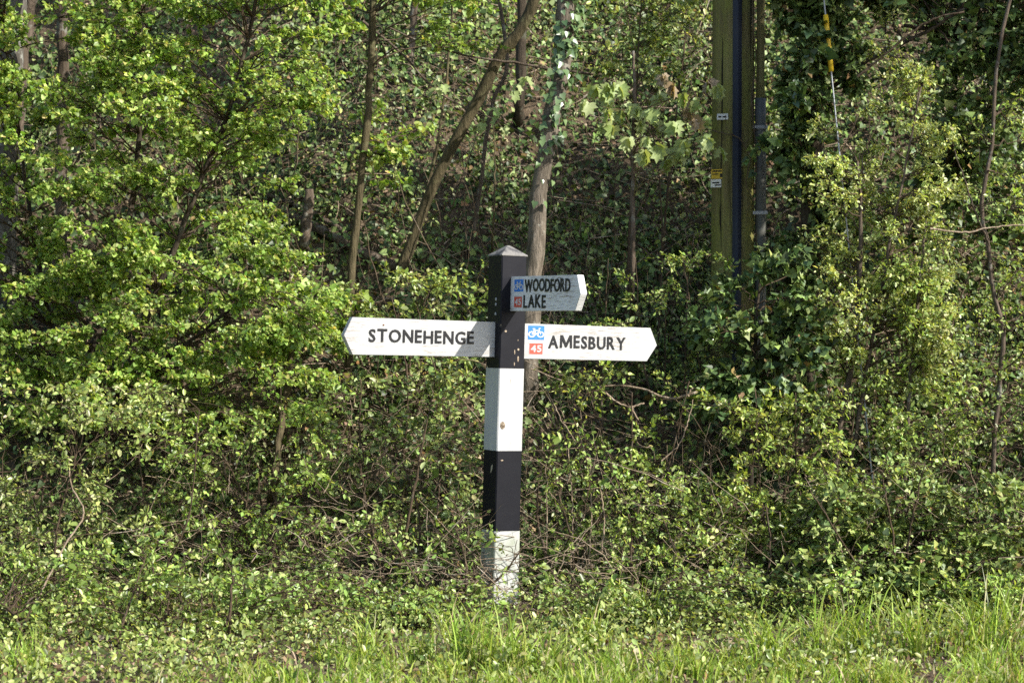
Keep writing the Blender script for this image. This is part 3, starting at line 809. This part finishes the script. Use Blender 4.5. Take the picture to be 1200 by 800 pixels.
p_ = plate('white_label', 832.5, 846.5, 211.5, 221, 'label_white', pole, [(-.75, .5, -.05, .3), (-.3, .75, -.6, -.3)])
p_ = plate('number_tag', 839, 852, 136, 143, 'label_white', pole, [(-.75, -.2, -.3, .3), (0, .7, -.3, .2)])

wb = at(1030, 400, .85); wb[2] = zg1(wb[0], wb[1])-.05
wt = pb+ptop*.985
wire = empty('stay_wire', wb)
tag(wire, 'steel stay wire with a yellow sleeve running up from the bank', 'wire')
d_ = wt-wb
def on_wire(py):
    lo, hi = 0, 1
    for _ in range(40):
        m_ = (lo+hi)/2; p = wb+d_*m_
        y_ = 400-(p[2]-CAM_Z)*FPX/(p[1]-CAM_Y)
        if y_ > py: lo = m_
        else: hi = m_
    return d_*lo
me, _, _ = stem_mesh('cable', [np.zeros(3), d_*.5, d_], .005, .005, rr, 6, 8, 0, 0); put('cable', me, wire, M['steel'])
a_, b_ = on_wire(84), on_wire(18)
P = np.linspace(a_, b_, 4)[None]
V, F, ix = tube_arrays(P, np.full((1, 4), .017), 12)
put('sleeve', mesh_np('sleeve', V, [F, ix[0, -1][None], ix[0, 0][::-1][None]], True), wire, M['yellow'])

for k, (lab, pts) in enumerate((('bare ivy vine twisting up the right side of the utility pole', ((889, 330), (884, 270), (888, 215), (880, 170), (876, 120), (882, 70), (877, 20), (880, -60))),
                                ('thin vine crossing the cable guard from the white tag', ((835, 152), (846, 158), (858, 163), (866, 172), (872, 190), (868, 215), (876, 240))))):
    line = [pole_pt(a, b, .02 if k == 0 else .045)+pb for a, b in pts]
    branch('ivy_vine', lab, 'vine', line, .006 if k == 0 else .004, .003, 'twig_brown', 640+k, [[line[3], line[3]+np.array([.05, -.03, .06]), line[3]+np.array([.08, -.03, .16])], [line[2], line[2]+np.array([-.06, -.03, .05]), line[2]+np.array([-.07, -.05, .14])]])

# ------------------------------------------------------------------ the signpost
def paint_white(stretch, crack, g=1.0):
    def f(n, vec):
        a = noise(n, 6, vec, 6, .65, stretch); b = noise(n, 22, vec, 6, .7, stretch)
        c = mixc(n, ramp(n, a, .35, .75), (.47*g, .47*g, .465*g), (.385*g, .385*g, .37*g))
        d = noise(n, 2.3, vec, 5, .6)
        m_ = n.nodes.new('ShaderNodeMath'); m_.operation = 'MULTIPLY'
        n.links.new(ramp(n, b, crack, crack+.05), m_.inputs[0]); n.links.new(ramp(n, d, .42, .60), m_.inputs[1])
        c = mixc(n, m_.outputs[0], c, (.24, .20, .16))
        sp = noise(n, 60, vec, 3, .6)
        return mixc(n, ramp(n, sp, .76, .82), c, (.34, .31, .27)), b
    return f
M['white_arm'] = surf('weathered white paint on board', paint_white((.7, 1, 14), .525), .55, .35, (.25, .004, 10))
M['white_arm_worn_lifted'] = surf('worn white paint brightened for shade', paint_white((.7, 1, 12), .53, 1.5), .6, .3, (.35, .005, 10))  # worn paint, colour raised above the other arms to brighten this shaded face
M['white_post'] = surf('white post paint', paint_white((5, 5, .6), .64), .5, .35, (.15, .003, 10))
def grimy(n, vec):
    a = noise(n, 7, vec, 6, .65, (4, 4, .5))
    c = mixc(n, ramp(n, a, .35, .7), (.50, .50, .48), (.36, .37, .33))
    g = noise(n, 4, vec, 4, .6)
    return mixc(n, ramp(n, g, .48, .68), c, (.27, .30, .21)), a
M['white_foot'] = surf('grimy white post paint', grimy, .6, .3, (.2, .004, 10))
def paint_black(n, vec):
    a = noise(n, 9, vec, 5, .6)
    c = mixc(n, a, (.006, .006, .009), (.013, .013, .017))
    b = noise(n, 13, vec, 3, .45, (1, 1, .55))
    c = mixc(n, ramp(n, b, .70, .72), c, (.42, .36, .27))
    s_ = noise(n, 140, vec, 2, .5)
    return mixc(n, ramp(n, s_, .78, .82), c, (.12, .12, .12)), a
M['black_post'] = surf('black post paint', paint_black, .5, .16, (.1, .003, 10))
def capmat(n, vec):
    a = noise(n, 16, vec, 6, .7, (1, 1, .6)); c = mixc(n, ramp(n, a, .40, .55), (.05, .05, .055), (.20, .19, .175))
    b = noise(n, 9, vec, 3, .6); return mixc(n, ramp(n, b, .60, .68), c, (.42, .41, .39)), a
M['cap'] = surf('weathered cap', capmat, .8, .2, (.4, .004, 10))
M['letter'] = surf('black letter paint', lambda n, v: mixc(n, ramp(n, noise(n, 45, v), .62, .75), (.012, .012, .014), (.07, .065, .06)), .5, .3)
M['blue'] = surf('blue sticker', lambda n, v: mixc(n, ramp(n, noise(n, 50, v), .4, .8), (.03, .17, .58), (.05, .20, .56)), .4, .4)
M['red'] = surf('red sticker', lambda n, v: mixc(n, ramp(n, noise(n, 50, v), .4, .8), (.52, .07, .045), (.54, .11, .08)), .4, .4)
M['sticker_white'] = surf('white sticker film', lambda n, v: mixc(n, ramp(n, noise(n, 50, v), .4, .8), (.55, .55, .55), (.48, .48, .48)), .4, .4)
M['knot'] = surf('bare wood knot', lambda n, v: mixc(n, ramp(n, noise(n, 60, v), .4, .6), (.10, .07, .045), (.33, .27, .20)), .8, .2)
M['chip'] = surf('bare wood under chipped paint', lambda n, v: mixc(n, ramp(n, noise(n, 90, v), .4, .6), (.42, .34, .24), (.26, .20, .14)), .8, .2)
M['rust'] = surf('rusty nail', lambda n, v: mixc(n, noise(n, 80, v), (.10, .04, .02), (.22, .10, .05)), .8, .2)

TH = math.radians(29.0)
TILT = math.radians(1.5)
post = empty('fingerpost', (-.084, 0, zg1(-.084, 0)-.25))
post.rotation_euler = (0, TILT, 0)
tag(post, 'black and white banded wooden signpost with three white arms', 'signpost')
Z0 = post.location.z
HS = .0835
def band(name, mat, za, zb, hs=HS, label=None):
    bm = bmesh.new()
    vs = []
    c = .006
    ring = [(hs-c, -hs), (hs, -hs+c), (hs, hs-c), (hs-c, hs), (-hs+c, hs), (-hs, hs-c), (-hs, -hs+c), (-hs+c, -hs)]
    lev = np.linspace(za-Z0, zb-Z0, 6); R_ = np.random.default_rng(int(za*1000)+5000)
    rings = []
    for z in lev:
        rings.append([bm.verts.new((x+R_.normal(0, .0004), y+R_.normal(0, .0004), z)) for x, y in ring])
    for a, b in zip(rings[:-1], rings[1:]):
        for i in range(8): bm.faces.new((a[i], a[(i+1) % 8], b[(i+1) % 8], b[i]))
    bm.faces.new(rings[-1]); bm.faces.new(rings[0][::-1])
    me = bpy.data.meshes.new(name); bm.to_mesh(me); bm.free()
    o = put(name, me, post, M[mat]); o.rotation_euler = (0, 0, TH)
    if label: o['label'] = label
    return o
band('white_band', 'white_foot', Z0, .448, HS+.001, 'grimy white foot of the post')
band('black_band', 'black_post', .449, .914)
band('white_band', 'white_post', .915, 1.394, HS+.0008)
band('black_band', 'black_post', 1.395, 2.047)
# pyramid cap
bm = bmesh.new()
h2 = HS+.003
q = [(h2, -h2), (h2, h2), (-h2, h2), (-h2, -h2)]
lo = [bm.verts.new((x, y, 2.048-Z0)) for x, y in q]; up_ = [bm.verts.new((x, y, 2.056-Z0)) for x, y in q]
tp = [bm.verts.new((x*.10, y*.10, 2.112-Z0)) for x, y in q]
for i in range(4):
    bm.faces.new((lo[i], lo[(i+1) % 4], up_[(i+1) % 4], up_[i])); bm.faces.new((up_[i], up_[(i+1) % 4], tp[(i+1) % 4], tp[i]))
bm.faces.new(tp); bm.faces.new(lo[::-1])
bmesh.ops.bevel(bm, geom=bm.edges[:], offset=.0015, segments=1, affect='EDGES')
me = bpy.data.meshes.new('cap'); bm.to_mesh(me); bm.free()
put('cap', me, post, M['cap']).rotation_euler = (0, 0, TH)

def disc(name, parent, mat, x, y, z, rx, rz, t=.003, rot=0.0, n=12):
    """a little raised disc facing local -y"""
    bm = bmesh.new(); a = []; b = []
    for i in range(n):
        th_ = 2*math.pi*i/n
        a.append(bm.verts.new((x+rx*math.cos(th_), y, z+rz*math.sin(th_)))); b.append(bm.verts.new((x+rx*.8*math.cos(th_), y-t, z+rz*.8*math.sin(th_))))
    for i in range(n): bm.faces.new((a[i], a[(i+1) % n], b[(i+1) % n], b[i]))
    bm.faces.new(b)
    me = bpy.data.meshes.new(name); bm.to_mesh(me); bm.free()
    o = put(name, me, parent, M[mat]); o.rotation_euler = (0, 0, rot); return o
disc('knot', post, 'knot', -.052, -HS-.001, 1.063-Z0, .017, .023, .002, TH)
for x_, z_, a_, b_ in ((-.047, 1.610, .009, .008), (.040, 1.505, .007, .008), (.016, 1.490, .004, .015), (.040, 1.450, .006, .018), (.016, 1.420, .004, .012), (.036, 1.56, .003, .005), (-.050, .86, .010, .005)):
    disc('paint_chip', post, 'chip', x_, -HS+.0004, z_-Z0, a_, b_, .0014, TH, 7)
for zz_ in (1.795, 1.765, 1.71):
    disc('bolt', post, 'steel', .025, -HS-.0005, zz_-Z0, .007, .010, .005, TH-math.pi/2, 8)

# arms: local x runs along the lettering, -y is the lettered face
def arm_frame(name, ang, zc):
    a = ang
    dx, dy = math.cos(a), math.sin(a)
    x0 = post.location.x + math.tan(TILT)*(zc-Z0)
    def L(px, face=-.021):
        """distance along the arm that shows at this pixel"""
        ox, oy = x0+math.sin(a)*(-face), -math.cos(a)*(-face)
        k = (px-600)/FPX
        return (k*(oy-CAM_Y)-ox)/(dx-k*dy)
    return L
def board(name, outline, mat, ang, zc, label=None, t=.021):
    bm = bmesh.new()
    f = [bm.verts.new((x, -t, z)) for x, z in outline]; b = [bm.verts.new((x, t, z)) for x, z in outline]
    n = len(outline)
    for i in range(n): bm.faces.new((f[i], b[i], b[(i+1) % n], f[(i+1) % n]))
    bm.faces.new(f); bm.faces.new(b[::-1])
    bmesh.ops.recalc_face_normals(bm, faces=bm.faces[:])
    bmesh.ops.bevel(bm, geom=bm.edges[:], offset=.002, segments=2, affect='EDGES')
    me = bpy.data.meshes.new(name); bm.to_mesh(me); bm.free()
    o = put(name, me, post, M[mat]); o.rotation_euler = (0, 0, ang); o.location = (0, 0, zc-Z0)
    if label: o['label'] = label
    return o
def glyph(ch, extr, off):
    cu = bpy.data.curves.new('glyph', 'FONT'); cu.body = ch; cu.size = 1.0; cu.extrude = extr; cu.offset = off; cu.resolution_u = 3
    o = bpy.data.objects.new('glyph', cu); COL.objects.link(o)
    bpy.context.view_layer.update()
    me = bpy.data.meshes.new_from_object(o.evaluated_get(bpy.context.evaluated_depsgraph_get()))
    bpy.data.objects.remove(o); bpy.data.curves.remove(cu)
    return me
def glyph_m():
    o_ = [(0, 0), (.03, .73), (.21, .73), (.45, .27), (.69, .73), (.87, .73), (.90, 0), (.745, 0), (.735, .46), (.50, .04), (.40, .04), (.165, .46), (.155, 0)]
    bm = bmesh.new(); k_ = len(o_)
    f = [bm.verts.new((x, y, .04)) for x, y in o_]; b = [bm.verts.new((x, y, -.04)) for x, y in o_]
    for i in range(k_): bm.faces.new((f[i], b[i], b[(i+1) % k_], f[(i+1) % k_]))
    bm.faces.new(f); bm.faces.new(b[::-1])
    bmesh.ops.recalc_face_normals(bm, faces=bm.faces[:])
    me = bpy.data.meshes.new('glyph'); bm.to_mesh(me); bm.free(); return me
def lettering(text, arm, x0, x1, zbase, h, mat, name='letter', t=.021, raise_=.004, bold=.022, gap=.16, slope=0.0, jit=.0015):
    r_ = np.random.default_rng(len(text)*7+3)
    meshes, w = [], 0
    for ch in text:
        me = glyph_m() if ch == 'M' else glyph(ch, .04, bold)
        co = np.zeros(len(me.vertices)*3, np.float32); me.vertices.foreach_get('co', co); co = co.reshape(-1, 3)
        lo_, hi_ = co.min(0), co.max(0)
        meshes.append((me, co, lo_, hi_)); w += hi_[0]-lo_[0]
    g = gap*.73
    tot = w+g*(len(text)-1); sx = (x1-x0)/tot
    x = x0
    for me, co, lo_, hi_ in meshes:
        sz = h/(hi_[1]-lo_[1]); lw = (hi_[0]-lo_[0])*sx
        out = np.empty_like(co)
        out[:, 0] = (co[:, 0]-lo_[0])*sx
        out[:, 2] = (co[:, 1]-lo_[1])*sz
        out[:, 1] = -(co[:, 2]/.04*.5+.5)*raise_
        me.vertices.foreach_set('co', out.ravel()); me.update()
        o = put(name, me, arm, M[mat])
        o.location = (x, -t+.0004, zbase+slope*(x-x0)+r_.normal(0, jit))
        x += lw+g*sx
def flat_poly(bm, pts, y):
    bm.faces.new([bm.verts.new((a, y, b)) for a, b in pts])
def seg(bm, a, b, w, y):
    a = np.array(a, float); b = np.array(b, float); d = nz(b-a); n = np.array([-d[1], d[0]])*w/2
    flat_poly(bm, [a-n, b-n, b+n, a+n], y)
def ring2(bm, c, r, w, y, n=20):
    o = [(c[0]+(r+w/2)*math.cos(2*math.pi*i/n), c[1]+(r+w/2)*math.sin(2*math.pi*i/n)) for i in range(n)]
    i_ = [(c[0]+(r-w/2)*math.cos(2*math.pi*i/n), c[1]+(r-w/2)*math.sin(2*math.pi*i/n)) for i in range(n)]
    ov = [bm.verts.new((a, y, b)) for a, b in o]; iv = [bm.verts.new((a, y, b)) for a, b in i_]
    for k in range(n): bm.faces.new((ov[k], ov[(k+1) % n], iv[(k+1) % n], iv[k]))
def stickers(arm, xa, xb, za, zb, ra, rb, rza, rzb, t=.021):
    """blue cycle sticker and red route number"""
    b_ = put('cycle_sticker', box_me('cycle_sticker', xa, xb, -t-.0016, -t+.001, za, zb), arm, M['blue'])
    w, h = xb-xa, zb-za; cx, cz = (xa+xb)/2, (za+zb)/2
    bm = bmesh.new(); S_ = lambda u, v: (cx+u*w, cz+v*h)
    ys = iter(-t-.0022-.0001*k for k in range(20))
    rw = min(w, h)
    for u in (-.27, .27):
        n = 22; y = next(ys)
        for k in range(n):
            a0, a1 = 2*math.pi*k/n, 2*math.pi*(k+1)/n
            P4 = [S_(u+q_*math.cos(a_)*.19, -.12+q_*math.sin(a_)*.19) for q_, a_ in ((1.18, a0), (1.18, a1), (.72, a1), (.72, a0))]
            flat_poly(bm, P4, y)
    def sg(u0, v0, u1, v1, wd=.065): seg(bm, S_(u0, v0), S_(u1, v1), wd*rw, next(ys))
    sg(-.27, -.12, -.14, .20); sg(-.14, .20, .02, -.12); sg(.02, -.12, -.27, -.12); sg(.02, -.12, .18, .17); sg(-.15, .16, .19, .16)
    sg(.27, -.12, .15, .30); sg(.13, .30, .26, .32, .07); sg(-.23, .27, -.07, .27, .085); sg(-.14, .18, -.155, .28)
    bmesh.ops.recalc_face_normals(bm, faces=bm.faces[:])
    me = bpy.data.meshes.new('cycle_symbol'); bm.to_mesh(me); bm.free(); put('cycle_symbol', me, arm, M['sticker_white'])
    put('number_backing', box_me('number_backing', ra-.003, rb+.003, -t-.0012, -t+.001, rza-.003, rzb+.003), arm, M['sticker_white'])
    put('number_sticker', box_me('number_sticker', ra, rb, -t-.0026, -t+.0006, rza, rzb), arm, M['red'])
    rw_ = rb-ra; rh_ = rzb-rza
    lettering('45', arm, ra+.10*rw_, rb-.10*rw_, rza+.20*rh_, rh_*.62, 'sticker_white', 'numeral', t+.0024, .0012, .02, .12, 0, 0)

# arm pointing left
zc = 1.560; L = arm_frame('l', TH, zc); H = .1035
tipx, shx = L(403), L(412.5)
armA = board('finger_arm', [(-HS+.03, -H*.985), (-HS+.03, H*.985), (shx, H*1.01), (tipx, .002), (shx+.006, -H*1.02)], 'white_arm', TH, zc, 'white arm lettered STONEHENGE with its point to the left')
lettering('STONEHENGE', armA, L(432), L(555), -.031, .074, 'letter')
disc('nail', armA, 'rust', L(449), -.0205, .066, .006, .005, .004, 0, 8)
# arm pointing right
zc = 1.556; L = arm_frame('r', TH, zc)
armB = board('finger_arm', [(HS-.03, -H), (L(758.5), -H*1.0), (L(770), -.004), (L(762), H*.965), (HS-.03, H)], 'white_arm', TH, zc, 'white arm lettered AMESBURY with cycle stickers')
stickers(armB, L(618.5), L(637.5), .010, .092, L(620.5), L(636), -.075, -.011)
lettering('AMESBURY', armB, L(642.5), L(733), -.037, .076, 'letter')
# arm pointing towards the road
zc = 1.828; L = arm_frame('w', TH-math.pi/2, zc)
armC = board('finger_arm', [(HS-.02, -.100), (L(674.5), -.0985), (L(680.5), -.004), (L(676), .0985), (HS-.02, .100)], 'white_arm_worn_lifted', TH-math.pi/2, zc, 'worn white arm lettered WOODFORD LAKE')
stickers(armC, L(602.8), L(613.2), .012, .082, L(603.2), L(612), -.078, -.018)
lettering('WOODFORD', armC, L(615), L(668.5), .008, .074, 'letter', gap=.10)
lettering('LAKE', armC, L(614), L(640), -.082, .074, 'letter', gap=.12)
